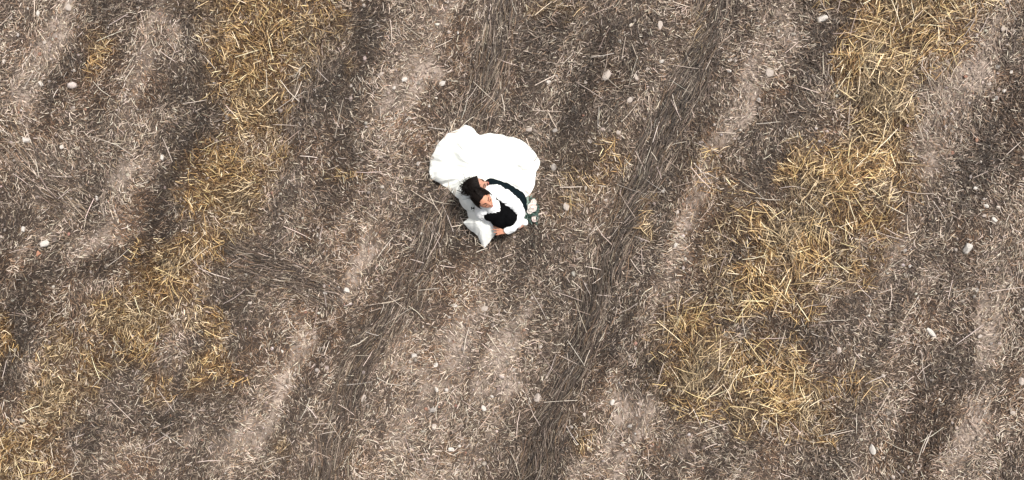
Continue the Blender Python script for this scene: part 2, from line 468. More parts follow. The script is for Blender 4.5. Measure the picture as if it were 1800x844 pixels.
def candidates(n):
    """points over the frame plus a thinner surround"""
    n_in = int(n)
    n_out = int(n * 0.22)
    X = rng.uniform(-INX, INX, n_in); Y = rng.uniform(-INY, INY, n_in)
    Xo = rng.uniform(-7.6, 7.6, n_out * 2); Yo = rng.uniform(-4.6, 4.6, n_out * 2)
    m = (np.abs(Xo) > INX) | (np.abs(Yo) > INY)
    return np.concatenate([X, Xo[m]]), np.concatenate([Y, Yo[m]])


def mixcol(pal, w, n):
    pal = np.array(pal); w = np.array(w, float); w /= w.sum()
    i = rng.choice(len(pal), n, p=w)
    c = pal[i] * rng.uniform(.75, 1.25, (n, 1))
    return c * rng.uniform(.95, 1.05, (n, 3))


def swirl(X, Y, n):
    """loosely coherent directions that lean along the rows"""
    f = fbm(X * 1.4, Y * 1.4, 2, 60)
    return math.radians(67) + (f - .5) * 7 + rng.normal(0, .75, n)


GREY = [(0.048, .034, .026), (.108, .079, .059), (.225, .17, .128), (.365, .29, .225), (.60, .51, .415)]
BROWN = [(.05, .033, .022), (.14, .09, .055), (.26, .17, .105)]
GOLDC = [(.058, .029, .010), (.165, .09, .033), (.38, .240, .10), (.62, .445, .215), (.80, .655, .42)]
WARM = np.array([1.10, 1.0, .86])

# 1 dirty bed of short grey pieces
X, Y = candidates(260000)
g, d, b, bs, ba, st = fields(X, Y)
keep = rng.random(len(X)) < np.clip(1.0 - .72 * sstep(.3, .95, b), .28, 1)
X, Y, g, d, b, bs, ba = [a[keep] for a in (X, Y, g, d, b, bs, ba)]
n = len(X)
L = rng.gamma(4, .0082, n) + .014
pile = .012 + .022 * np.clip(d + g, 0, 1)
Cc = mixcol(GREY + BROWN, [4.5, 4.5, 2.6, 1.0, .35, 1.6, 1.5, .7], n)
Cc *= (1 - .68 * np.clip(d, 0, 1))[:, None] * (1 - .4 * np.clip(bs, 0, 1))[:, None]
Cc *= (1 + .45 * sstep(.1, .6, b))[:, None]
br = sstep(.5, .72, fbm(X * 2.1, Y * 2.1, 3, 110))[:, None]
Cc *= 1 - br * np.array([.10, .25, .38])
Cc = Cc * (1 - g[:, None]) + mixcol(GOLDC, [3.5, 3, 1.6, .6, .2], n) * g[:, None] * .85
Cc *= 1 - np.clip(3 * g, 0, 1)[:, None] * np.array([.34, .46, .60]) * (1 - .7 * g[:, None])
build_straw('straw_litter', X, Y, ground_z(X, Y) + .006 + rng.random(n) * pile, L, rng.uniform(.004, .007, n), swirl(X, Y, n), rng.normal(0, .13, n),
            rng.normal(0, .12, n), Cc, 'short weathered grey brown straw pieces covering the whole field', segs=1)

# 2 lighter loose pieces lying on top
X, Y = candidates(105000)
g, d, b, bs, ba, st = fields(X, Y)
cl = fbm(X * 5, Y * 5, 3, 70)
keep = rng.random(len(X)) < np.clip((.20 + 1.7 * (cl - .38)) * (1 - .45 * g) * (1 + .9 * sstep(.1, .45, b)) * (1 - .55 * sstep(.55, 1, b)) * (1 - .5 * np.clip(d, 0, 1)) * (1 - .6 * np.clip(bs, 0, 1)), .04, 1)
X, Y, g, d, b, bs, ba = [a[keep] for a in (X, Y, g, d, b, bs, ba)]
n = len(X)
L = rng.gamma(4, .0095, n) + .015
Cc = mixcol(GREY + [(.30, .20, .13)], [.6, 1.6, 2.6, 3.0, 2.0, 1.2], n) * (1.05 - .45 * np.clip(d, 0, 1))[:, None]
Cc = Cc * (1 - .5 * g[:, None]) + mixcol(GOLDC, [1, 2, 3, 2, 1], n) * .5 * g[:, None]
build_straw('loose_straw', X, Y, ground_z(X, Y) + .022 + rng.random(n) * (.012 + .03 * np.clip(d + g, 0, 1)), L, rng.uniform(.0042, .007, n), swirl(X, Y, n),
            rng.normal(0, .17, n), rng.normal(0, .16, n), Cc, 'pale loose straw stalks scattered over the grey stubble', segs=2)

# 3 combed straw in the tracks
X, Y = candidates(150000)
g, d, b, bs, ba, st = fields(X, Y)
tuft = fbm(X * 3.5, Y * 3.5, 3, 80)
keep = rng.random(len(X)) < np.clip(bs * (.4 + 1.3 * (tuft - .2)), 0, 1) * .8 * (bs > .2)
X, Y, bs, ba, tuft = [a[keep] for a in (X, Y, bs, ba, tuft)]
n = len(X)
L = rng.gamma(5, .025, n) + .04
th = ba + (fbm(X * 2.4, Y * 2.4, 2, 83) - .5) * 1.0 + rng.normal(0, .17, n)
Cc = mixcol(GREY + BROWN, [3.2, 3.6, 2.2, .9, .25, 1.3, 1.2, .5], n) * (.92 - .38 * sstep(.55, 1.15, bs))[:, None]
build_straw('combed_straw', X, Y, ground_z(X, Y) + .016 + rng.random(n) ** .8 * .045 * np.clip(bs + .3, 0, 1), L, rng.uniform(.0042, .0068, n), th,
            rng.normal(0, .09, n), rng.normal(0, .22, n), Cc, 'long dark straw combed flat along the wheel tracks', segs=2)

# 4 golden straw
X, Y = candidates(250000)
g, d, b, bs, ba, st = fields(X, Y)
cl = fbm(X * 4, Y * 4, 3, 90)
keep = rng.random(len(X)) < np.clip(g ** .9 * (.45 + 1.4 * (cl - .25)), 0, 1) * .85 * (g > .1)
X, Y, g, d, cl = [a[keep] for a in (X, Y, g, d, cl)]
n = len(X)
big = sstep(850, 1100, X * S + CX)
L = (rng.gamma(4, .0135, n) + .022) * (1 + .65 * big)
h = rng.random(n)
Cc = mixcol(GOLDC, [3.6, 3.6, 2.6, 1.6, .8], n) * (.55 + .6 * h[:, None])  # straws low in the heap darkened: occlusion and dirt put into the colour
pt = fbm(X * 2.6, Y * 2.6, 3, 120)[:, None]
Cc = Cc * (.72 + .75 * pt)
gr_ = Cc.mean(1, keepdims=True) * np.array([1.28, .99, .63])
bl = sstep(.4, .7, fbm(X * 3.1, Y * 3.1, 3, 124))[:, None] * .75
Cc = Cc * (1 - bl) + gr_ * bl
f = fbm(X * 1.7, Y * 1.7, 2, 95)
th = math.radians(80) + (f - .5) * 6 + rng.normal(0, .7, n)
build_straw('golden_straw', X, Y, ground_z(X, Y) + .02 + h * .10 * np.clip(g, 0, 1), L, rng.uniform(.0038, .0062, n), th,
            rng.normal(0, .22, n), rng.normal(0, .16, n), Cc, 'golden yellow straw lying in long uneven heaps over the field', segs=2)

# 5 a few long bright stalks on top
X, Y = candidates(9000)
g, d, b, bs, ba, st = fields(X, Y)
pw = np.clip(.035 + 0.42 * g * sstep(1000, 1400, X * S + CX) + .08 * g + .1 * bs, 0, 1)
keep = rng.random(len(X)) < pw
X, Y, g, d, bs, ba = [a[keep] for a in (X, Y, g, d, bs, ba)]
n = len(X)
L = rng.gamma(9, .022, n) + .05
Cc = mixcol([(.34, .275, .225), (.56, .47, .39), (.42, .36, .31)], [1, 1, 1], n)
Cc = np.where((g > .3)[:, None], mixcol([(.42, .28, .12), (.60, .46, .25), (.74, .63, .44)], [1, 2, 1.2], n), Cc)
build_straw('long_stalk', X, Y, ground_z(X, Y) + .05 + rng.random(n) * .05 * np.clip(g + .2, 0, 1), L, rng.uniform(.005, .008, n), swirl(X, Y, n) + rng.normal(0, .5, n),
            rng.normal(0, .12, n), rng.normal(0, .12, n), Cc, 'long pale stalks lying on top of the straw', segs=2)

# straws caught on the hem of the gown
HEM = [(826, 222), (859, 234), (884, 237), (914, 246), (934, 262), (949, 284), (941, 314), (934, 336), (819, 397), (834, 409), (844, 424), (851, 437), (864, 420), (804, 348), (786, 330), (757, 314), (756, 290), (763, 268), (778, 245), (801, 229)]
k_ = rng.integers(0, len(HEM), 90)
hp = np.array(HEM, float)[k_] + rng.normal(0, 7, (90, 2))
hx, hy = (hp[:, 0] - CX) / S * .99, (CY - hp[:, 1]) / S * .99
build_straw('hem_straw', hx, hy, np.full(90, .085) + rng.random(90) * .03, rng.gamma(5, .014, 90) + .03, rng.uniform(.004, .007, 90), rng.random(90) * 6.28, rng.normal(0, .15, 90),
            rng.normal(0, .15, 90), mixcol(GREY, [0, 1, 2, 2, 2], 90), 'loose straw stalks caught on the hem of the white gown', segs=2)

# 6 chaff
X, Y = candidates(60000)
n = len(X)
g, d, b, bs, ba, st = fields(X, Y)
Cc = mixcol(GREY, [1, 2, 3, 3, 1.6], n) * (1 - .3 * np.clip(d, 0, 1))[:, None]
Cc = Cc * (1 - .7 * g[:, None]) + mixcol(GOLDC, [1, 2, 2, 2, 1], n) * .7 * g[:, None]
build_straw('chaff', X, Y, ground_z(X, Y) + .006 + rng.random(n) * .02, rng.uniform(.012, .045, n), rng.uniform(.005, .009, n), rng.random(n) * 6.28,
            rng.normal(0, .25, n), np.zeros(n), Cc, 'tiny crumbs of chaff strewn between the straw', segs=1)

# 7 gravel crumbs too small to count
def build_gravel(n):
    ico = bmesh.new()
    bmesh.ops.create_icosphere(ico, subdivisions=1, radius=1)
    bv = np.array([v.co[:] for v in ico.verts]); bf = np.array([[v.index for v in f.verts] for f in ico.faces]); ico.free()
    X, Y = candidates(n)
    g, d, b, bs, ba, st = fields(X, Y)
    keep = rng.random(len(X)) < .12 + .6 * b
    X, Y = X[keep], Y[keep]
    n = len(X)
    r = rng.gamma(3, .0026, n) + .004
    sc = rng.uniform(.6, 1.25, (n, 1, 3)); sc[:, :, 2] *= .6
    V = bv[None] * (1 + rng.uniform(-.22, .22, (n, len(bv), 1))) * r[:, None, None] * sc
    V += np.stack([X, Y, ground_z(X, Y) + .008 + r * .4], -1)[:, None, :]
    F = (np.arange(n)[:, None, None] * len(bv) + bf[None]).reshape(-1, 3)
    me = bpy.data.meshes.new('gravel')
    me.vertices.add(n * len(bv)); me.vertices.foreach_set('co', V.astype(np.float32).ravel())
    me.loops.add(F.size); me.loops.foreach_set('vertex_index', F.astype(np.int32).ravel())
    me.polygons.add(len(F)); me.polygons.foreach_set('loop_start', np.arange(0, F.size, 3, dtype=np.int32))
    me.update(calc_edges=True)
    C = mixcol([(.22, .18, .155), (.32, .27, .235), (.42, .37, .33), (.30, .17, .125)], [3, 3, 2, .5], n)
    set_color(me, 'col', np.repeat(C, len(bv), 0))
    o = link('gravel', me, M_SOIL, smooth=False)
    tag(o, 'fine gravel crumbs scattered over the soil', 'gravel', kind='stuff')


build_gravel(15000)


# ---------------------------------------------------------------- stones one by one
def stone_mesh(seed):
    r = np.random.default_rng(seed)
    bm = bmesh.new()
    bmesh.ops.create_icosphere(bm, subdivisions=2, radius=1)
    # chop with random planes for a broken, angular look
    for v in bm.verts:
        v.co *= 1 + .12 * mnoise.noise(v.co * 1.7 + Vector((seed * 3.1, 0, 0)))
    for k in range(11):
        nrm = Vector(r.normal(0, 1, 3)).normalized()
        off = r.uniform(.38, .72)
        for v in bm.verts:
            dd = v.co.dot(nrm) - off
            if dd > 0: v.co -= nrm * dd * .95
    me = bpy.data.meshes.new('stone')
    bm.to_mesh(me); bm.free()
    return me


STONE_ME = {}
for cname in M_STONE:
    STONE_ME[cname] = []
    for k in range(5):
        m_ = stone_mesh(k * 7 + len(cname)); m_.materials.append(M_STONE[cname]); STONE_ME[cname].append(m_)


def stone(px, py, w, h, ang, col, label, group=None, z_up=.011):
    x, y = (px - CX) / S, (CY - py) / S
    o = bpy.data.objects.new('stone', random.choice(STONE_ME[col]))
    COL.objects.link(o)
    gz = float(ground_z(np.array([x]), np.array([y]))[0])
    sx, sy = max(w, h) / S / 2 * 1.16, min(w, h) / S / 2 * 1.16
    sz = min(sx, sy) * random.uniform(.55, .8)
    o.location = (x, y, gz + sz * .35 + z_up)
    o.scale = (sx, sy, sz)
    o.rotation_euler = (random.uniform(-.15, .15), random.uniform(-.15, .15), math.radians(ang) + random.uniform(-.1, .1))
    tag(o, label, 'stone', group)
    return o


NAMED = [
    (1440, 35, 24, 15, 5, 'white', 'white angular stone left of the golden straw at the top edge'),
    (1352, 130, 16, 20, 110, 'pale', 'blocky pale stone below the white angular stone near the top right'),
    (1067, 130, 13, 24, 70, 'pale', 'tall pale stone above right of the gown, largest of that stony patch'),
    (1160, 43, 10, 20, 100, 'pale', 'upright narrow pale stone at the top beside the dark combed track'),
    (1107, 176, 10, 16, 75, 'pale', 'pale wedge shaped stone at the lower end of the stony patch right of the gown'),
    (1163, 108, 11, 10, 20, 'white', 'small whitish stone between the narrow upright stone and the dark track'),
    (779, 147, 14, 13, 30, 'white', 'whitish five sided stone above the left shoulder of the gown'),
    (711, 141, 14, 13, 45, 'white', 'whitish stone left of the five sided one above the gown'),
    (672, 132, 14, 10, 10, 'pale', 'flat pale stone leftmost of the three stones above left of the gown'),
    (930, 228, 15, 10, 25, 'pale', 'flat pale stone just above the upper right edge of the gown'),
    (973, 293, 12, 15, 80, 'grey', 'grey oval stone just right of the gown'),
    (997, 363, 14, 14, 0, 'pale', 'square pale stone to the right of the bouquet'),
    (80, 428, 20, 18, 45, 'white', 'chunky white stone touching a reddish stone near the left edge'),
    (69, 446, 12, 10, 30, 'red', 'reddish brick coloured stone below the chunky white stone'),
    (41, 404, 10, 12, 60, 'white', 'small white stone above left of the reddish stone'),
    (50, 247, 12, 15, 120, 'white', 'whitish stone amid the combed straw at the left edge'),
    (76, 150, 10, 13, 110, 'white', 'small white stone near the left edge, upper of two along the track'),
    (67, 24, 10, 13, 100, 'white', 'small white oval stone in the top left corner'),
    (122, 12, 14, 14, 0, 'pale', 'round pale stone touching the top edge in the left corner'),
    (612, 510, 13, 11, 30, 'white', 'white rounded stone on the bare strip below left of the gown'),
    (574, 514, 10, 8, 20, 'white', 'small white stone left of the rounded one on the bare strip'),
    (767, 640, 11, 11, 50, 'white', 'whitish stone right of the bare patch below the gown'),
    (767, 683, 9, 13, 105, 'white', 'slim white stone straight below the whitish one under the gown'),
    (762, 720, 12, 13, 60, 'grey', 'grey stone in the column of stones low in the middle'),
    (763, 749, 10, 14, 120, 'pale', 'lowest pale stone in the column of stones low in the middle'),
    (850, 719, 14, 13, 150, 'white', 'cream rounded stone low in the middle, right of the column of stones'),
    (793, 790, 10, 12, 120, 'white', 'white pebble sized stone near the bottom edge in the middle'),
    (640, 698, 9, 17, 65, 'pale', 'narrow pale stone within the left combed track near the bottom'),
    (727, 624, 12, 11, 0, 'white', 'whitish stone at the top of the bare patch below the gown'),
    (945, 697, 13, 18, 80, 'pale', 'lumpy pale stone at the edge of the right combed track near the bottom'),
    (1075, 707, 12, 14, 80, 'white', 'bright white stone right of the combed track near the bottom'),
    (1125, 709, 9, 9, 0, 'pale', 'small round pale stone right of the bright white one near the bottom'),
    (1700, 437, 20, 18, 10, 'white', 'large white squarish stone at the right side of the field'),
    (1634, 585, 28, 13, 145, 'white', 'elongated white stone lying aslant low on the right'),
    (1473, 615, 13, 16, 120, 'pale', 'cracked pale stone right of the dark straw low on the right'),
    (1530, 787, 14, 22, 105, 'white', 'tall pale grey stone near the bottom right'),
    (1776, 724, 11, 11, 40, 'pale', 'pale stone near the right edge, low down'),
    (1790, 667, 9, 17, 95, 'pale', 'narrow pinkish stone at the right edge'),
    (1748, 388, 14, 13, 120, 'white', 'rounded white stone right of the golden straw, lowest of its row'),
    (1732, 362, 11, 9, 150, 'white', 'small white stone just above the rounded one on the right'),
    (1714, 330, 10, 9, 20, 'white', 'small white stone highest in the short row on the right'),
    (1762, 53, 9, 14, 70, 'pale', 'narrow pale stone near the top right corner'),
    (1779, 54, 10, 8, 0, 'pale', 'small pale stone right of the narrow one near the top right corner'),
    (853, 542, 15, 10, 20, 'pale', 'flat pale curved stone below the tip of the gown'),
    (801, 537, 9, 9, 0, 'white', 'small whitish stone left of the flat curved stone below the gown'),
    (1120, 500, 10, 8, 20, 'pale', 'small round pale stone right of the middle combed track'),
    (1187, 431, 9, 9, 0, 'white', 'small white stone on the bare strip right of the combed track'),
    (286, 278, 9, 13, 100, 'white', 'white stone left of the golden straw on the left'),
    (170, 348, 9, 11, 100, 'white', 'small white stone on the bare soil below left of the golden straw'),
    (132, 190, 11, 8, 10, 'pale', 'small pale stone beneath the top left bare patch'),
]
for a in NAMED: stone(*a)

SMALL = {
    'small pale stones above and right of the gown': [
        (1109, 45, 9), (1114, 26, 7), (1125, 21, 7), (1089, 73, 8), (1135, 76, 8), (1138, 122, 8), (1118, 138, 10), (1030, 145, 8), (1059, 146, 7), (979, 134, 8), (965, 143, 9), (1025, 170, 7), (946, 187, 6),
        (975, 228, 9), (1037, 249, 9), (1086, 234, 10), (935, 51, 7), (1005, 184, 7), (1070, 205, 6), (1120, 205, 6)],
    'small pale stones on the bare strip above left of the gown': [
        (789, 57, 8), (805, 57, 8), (828, 61, 7), (809, 93, 6), (792, 106, 9), (694, 155, 8), (729, 216, 9), (711, 244, 7), (755, 186, 8), (770, 250, 9), (735, 287, 9), (652, 36, 8), (623, 137, 7)],
    'small pale stones along the bare strip left of the gown': [
        (685, 317, 7), (681, 327, 6), (639, 398, 7), (651, 401, 6), (593, 259, 6), (611, 237, 6), (741, 410, 9), (759, 392, 8), (582, 552, 7), (553, 592, 8), (563, 630, 7), (496, 617, 8), (528, 750, 7)],
    'small pale stones scattered below the gown': [
        (790, 598, 8), (880, 541, 7), (727, 484, 6), (820, 533, 6), (840, 595, 6), (725, 767, 7), (726, 778, 6), (718, 684, 6), (655, 783, 7), (864, 697, 8), (852, 815, 10), (904, 651, 8), (828, 607, 7)],
    'small pale stones right of the combed track': [
        (1282, 106, 9), (1292, 107, 8), (1280, 126, 9), (1316, 92, 9), (1331, 176, 9), (1322, 173, 7), (1315, 169, 7), (1166, 336, 10), (1191, 372, 9), (1065, 352, 8), (1107, 748, 10), (1095, 780, 8), (1004, 750, 8), (1027, 728, 9), (1145, 430, 7), (950, 608, 8), (1050, 690, 7), (968, 445, 7)],
    'small pale stones near the right edge': [
        (1750, 118, 9), (1774, 127, 8), (1735, 148, 8), (1748, 172, 9), (1762, 160, 8), (1731, 379, 8), (1680, 304, 7), (1790, 354, 7), (1590, 440, 8), (1563, 685, 8), (1551, 660, 9), (1596, 820, 9), (1567, 838, 9), (1585, 828, 8), (1718, 510, 10), (1720, 590, 10), (1768, 733, 7), (1600, 467, 8), (1794, 543, 8), (1700, 575, 7)],
    'small pale stones near the left edge': [
        (20, 31, 8), (79, 76, 9), (9, 108, 9), (18, 137, 7), (108, 258, 9), (120, 271, 7), (34, 282, 7), (110, 366, 7), (5, 416, 8), (97, 244, 7), (440, 532, 8), (411, 672, 8), (245, 15, 8), (365, 70, 8)],
}
ORD = ['leftmost', 'second from left', 'third from left', 'fourth from left', 'fifth from left', 'sixth from left', 'seventh from left', 'eighth from left', 'ninth from left', 'tenth from left', 'eleventh from left', 'twelfth from left']
for grp, lst in SMALL.items():
    lst = sorted(a for a in lst if a[2] >= 8)
    cols = [random.choice(['pale', 'pale', 'white', 'grey']) for a in lst]
    for cname in ('pale', 'white', 'grey'):
        sub = [a for a, c in zip(lst, cols) if c == cname]
        for q, (x, y, sz) in enumerate(sub):
            where = grp.replace('small pale stones ', '')
            stone(x, y, sz, sz * random.uniform(.7, .95), random.uniform(0, 180), cname,
                  'small ' + cname + ' stone ' + where + (', ' + ORD[q] if len(sub) > 1 else ''), grp.replace('small pale', 'small'))


# ---------------------------------------------------------------- body building helpers
def add_ball(bm, c, r, rot=None, seg=14):
    if not hasattr(r, '__len__'): r = (r, r, r)
    mat = Matrix.Translation(c) @ (rot.to_4x4() if rot is not None else Matrix()) @ Matrix.Diagonal((*r, 1))
    bmesh.ops.create_uvsphere(bm, u_segments=seg, v_segments=seg // 2 + 2, radius=1, matrix=mat)


def add_chain(bm, pts, seg=12, step=0.4):
    """tapered limb through (point, radius) joints"""
    for (a, ra), (b, rb) in zip(pts[:-1], pts[1:]):
        a, b = Vector(a), Vector(b)
        d = b - a
        L = d.length
        if L < 1e-5: continue
        q = d.to_track_quat('Z', 'Y').to_matrix().to_4x4()
        mat = Matrix.Translation((a + b) / 2) @ q
        bmesh.ops.create_cone(bm, cap_ends=True, segments=seg, radius1=ra, radius2=rb, depth=L, matrix=mat)
    for p, r in pts: add_ball(bm, Vector(p), r, seg=seg)


def remeshed(bm, name, voxel, mat, parent, smooth_it=4, wrinkle=0.0, wscale=18.0):
    me = bpy.data.meshes.new(name + '_raw')
    bmesh.ops.recalc_face_normals(bm, faces=bm.faces)
    bm.to_mesh(me); bm.free()
    o = bpy.data.objects.new(name + '_raw', me)
    COL.objects.link(o)
    md = o.modifiers.new('r', 'REMESH'); md.mode = 'VOXEL'; md.voxel_size = voxel
    sm = o.modifiers.new('s', 'SMOOTH'); sm.factor = .5; sm.iterations = smooth_it
    dg = bpy.context.evaluated_depsgraph_get()
    out = bpy.data.meshes.new_from_object(o.evaluated_get(dg))
    bpy.data.objects.remove(o); bpy.data.meshes.remove(me)
    out.name = name
    if wrinkle:
        nrm = [v.normal.copy() for v in out.vertices]
        for v, n_ in zip(out.vertices, nrm):
            p = v.co
            w = 1 - abs(mnoise.noise(Vector((p.x * wscale, p.y * wscale, p.z * wscale)) + mnoise.noise_vector(p * 9) * .8)) * 2
            w += .5 * mnoise.noise(p * wscale * 2.3)
            v.co = p + n_ * (w * wrinkle)
        out.update()
    return link(name, out, mat, parent)


def head_verts(bm, M):
    """a head with brow, sockets, nose, lips, chin and ears; local x right, y forward, z up, origin mid head"""
    tmp = bmesh.new()
    bmesh.ops.create_uvsphere(tmp, u_segments=48, v_segments=36, radius=1)
    gz = lambda v, c, s: math.exp(-((v - c) / s) ** 2)
    for v in tmp.verts:
        x, y, z = v.co
        X = x * .074; Yv = y * .093; Zv = z * .115
        if z < 0:
            k = -z
            X *= 1 - .30 * k ** 1.6
            Yv = Yv * (1 - .12 * k) + (.018 * k if y > 0 else .02 * k)
        if y > 0:
            f = y
            Yv -= .010 * f * (gz(abs(X), .031, .014) * gz(Zv, .006, .014))        # sockets
            Yv += .006 * f * gz(Zv, .026, .010) * gz(X, 0, .05)                    # brow
            Yv += .026 * f * gz(X, 0, .010) * gz(Zv, -.022, .016)                  # nose tip
            Yv += .013 * f * gz(X, 0, .008) * gz(Zv, .000, .020)                   # nose bridge
            Yv += .008 * f * gz(X, 0, .022) * gz(Zv, -.056, .009)                  # lips
            Yv += .008 * f * gz(X, 0, .022) * gz(Zv, -.092, .014)                  # chin
        v.co = (X, Yv, Zv)
    for s in (-1, 1):
        e = bmesh.ops.create_uvsphere(tmp, u_segments=12, v_segments=8, radius=1, matrix=Matrix.Translation((s * .076, -.008, -.008)) @ Matrix.Rotation(s * .3, 4, 'Z') @ Matrix.Diagonal((.009, .019, .032, 1)))
    tmp.transform(M)
    me = bpy.data.meshes.new('tmp'); tmp.to_mesh(me); tmp.free()
    bm.from_mesh(me); bpy.data.meshes.remove(me)


def frame(center, up, fwd):
    up = Vector(up).normalized()
    fwd = (Vector(fwd) - up * Vector(fwd).dot(up)).normalized()
    right = fwd.cross(up)
    M = Matrix((right, fwd, up)).transposed().to_4x4()
    return Matrix.Translation(center) @ M


def hand(bm, wrist, direction, normal, curl=.5, spread=.12, size=1.0, thumb_side=1, bend_dirs=None):
    """palm and five fingers; normal points out of the back of the hand"""
    d = Vector(direction).normalized()
    n_ = (Vector(normal) - d * Vector(normal).dot(d)).normalized()
    s = d.cross(n_) * thumb_side          # towards the thumb
    W = Vector(wrist)
    for k, off in enumerate((-.026, -.009, .009, .026)):
        add_chain(bm, [(W + s * off * .6 * size, .016 * size), (W + d * .045 * size + s * off * size, .0145 * size), (W + d * .085 * size + s * off * size, .0115 * size)], seg=10)
    lens = (.058, .073, .078, .070)
    for k, off in enumerate((-.030, -.010, .010, .030)):
        base = W + d * .085 * size + s * off * size
        L = lens[k] * size
        p = base; pts = [(p, .0098 * size)]
        ang = 0
        dk = (d + s * spread * (k - 1.5)).normalized()
        for j, fr in enumerate((.45, .32, .23)):
            ang += curl * (.6 if j == 0 else .8)
            v = dk * math.cos(ang) - n_ * math.sin(ang)
            p = p + v * L * fr
            pts.append((p, (.0092 - .0008 * j) * size))
        add_chain(bm, pts, seg=10)
    tb = W + d * .025 * size + s * .030 * size
    p1 = tb + (s * .8 + d * .6 - n_ * .2).normalized() * .036 * size
    p2 = p1 + (s * .35 + d * .9 - n_ * .35).normalized() * .030 * size
    p3 = p2 + (s * .05 + d * .9 - n_ * .5).normalized() * .024 * size
    add_chain(bm, [(W + d * .015 * size + s * .018 * size, .016 * size), (tb, .0135 * size), (p1, .0115 * size), (p2, .0098 * size), (p3, .0085 * size)], seg=10)


def tube_mesh(name, curves, sides=4):
    """curves: list of lists of (Vector, radius) -> one mesh"""
    vs, fs = [], []
    for cv in curves:
        base = len(vs)
        npt = len(cv)
        for i, (p, r) in enumerate(cv):
            t = (cv[min(i + 1, npt - 1)][0] - cv[max(i - 1, 0)][0])
            if t.length < 1e-7: t = Vector((0, 0, 1))
            t.normalize()
            a = t.orthogonal().normalized(); b = t.cross(a)
            for k in range(sides):
                an = 2 * math.pi * k / sides
                vs.append(p + (a * math.cos(an) + b * math.sin(an)) * r)
        for i in range(npt - 1):
            for k in range(sides):
                k2 = (k + 1) % sides
                fs.append((base + i * sides + k, base + i * sides + k2, base + (i + 1) * sides + k2, base + (i + 1) * sides + k))
    me = bpy.data.meshes.new(name)
    me.from_pydata([v[:] for v in vs], [], fs)
    me.update()
    return me


def face_parts(parent, M, brow_mat, lip=True, eyes_closed=True):
    def w(p): return M @ Vector(p)
    for s in (-1, 1):
        cv = [(w((s * (.012 + .036 * t), .094 - .012 * t - .010 * t * t, .030 + .008 * math.sin(t * 2.6))), .0042 * (1 - .5 * t)) for t in np.linspace(0, 1, 7)]
        link('eyebrow', tube_mesh('eyebrow', [cv], 6), brow_mat, parent)
        lash = [(w((s * (.017 + .026 * t), .0885 - .010 * t * t, .004 - .006 * math.sin(t * math.pi))), .0032) for t in np.linspace(0, 1, 7)]
        link('eyelash', tube_mesh('eyelash', [lash], 6), brow_mat, parent)
    cv = [(w((.022 * t, .104 - .010 * t * t, -.057 + .002 * math.cos(3 * t))), .006 * (1 - .7 * abs(t))) for t in np.linspace(-1, 1, 9)]
    link('lips', tube_mesh('lips', [cv], 8), M_LIP, parent)


def U(px, py):      # a photo direction as a ground direction
    return Vector((px, -py, 0))


# ---------------------------------------------------------------- the gown wearer
bride = empty('person', P(840, 345, 0))
tag(bride, 'person in a huge white gown, dark pinned up hair, seated behind the vest wearer', 'person', 'couple in the field')
bM = frame(P(838, 327, .49), U(-.35, .0) + Vector((0, 0, .9)), U(1, -.3) + Vector((0, 0, .05)))
bm = bmesh.new()
head_verts(bm, bM)
add_chain(bm, [(P(834, 330, .44), .05), (P(832, 337, .36), .046), (P(829, 343, .29), .075)])
for c, r in (((829, 345, .25), .105), ((829, 347, .18), .11), ((832, 349, .12), .12)): add_ball(bm, P(*c), r)
add_chain(bm, [(P(836, 336, .30), .05), (P(868, 352, .24), .042), (P(905, 382, .19), .036), (P(921, 391, .20), .027)])     # left arm round the partner
hand(bm, P(920, 391.5, .205), U(-.9, .45) + Vector((0, 0, -.25)), Vector((0.1, -.2, 1)), curl=.35, size=1.0, thumb_side=1)
add_chain(bm, [(P(826, 352, .27), .045), (P(840, 376, .17), .036), (P(850, 390, .12), .028)])                                 # right arm under the overskirt
hand(bm, P(850, 390, .12), U(1, .3), Vector((0, 0, 1)), curl=.4, thumb_side=-1)
add_chain(bm, [(P(838, 345, .11), .085), (P(862, 302, .075), .06), (P(878, 268, .05), .04), (P(884, 258, .04), .03)])
add_chain(bm, [(P(834, 350, .11), .085), (P(824, 312, .075), .06), (P(822, 282, .05), .04), (P(822, 272, .04), .03)])
remeshed(bm, 'body', .0055, M_SKIN2, bride, 3)
face_parts(bride, bM, M_HAIR)

# bodice and sleeve of the gown
bm = bmesh.new()
for c, r in (((828, 344, .26), .118), ((829, 347, .18), .13), ((832, 349, .12), .14)): add_ball(bm, P(*c), r)
remeshed(bm, 'bodice', .009, M_GOWN, bride, 3, .004, 14)
bm = bmesh.new()
add_chain(bm, [(P(833, 338, .29), .066), (P(868, 352, .24), .055), (P(905, 382, .19), .046), (P(919, 390.5, .20), .034), (P(922.5, 391, .20), .034)])
remeshed(bm, 'sleeve', .008, M_GOWN, bride, 3, .004, 20)
bm = bmesh.new()
add_chain(bm, [(P(826, 350, .27), .072), (P(834, 364, .23), .066), (P(840, 376, .17), .06), (P(848, 386, .13), .045)])
remeshed(bm, 'sleeve', .008, M_GOWN, bride, 3, .004, 20)


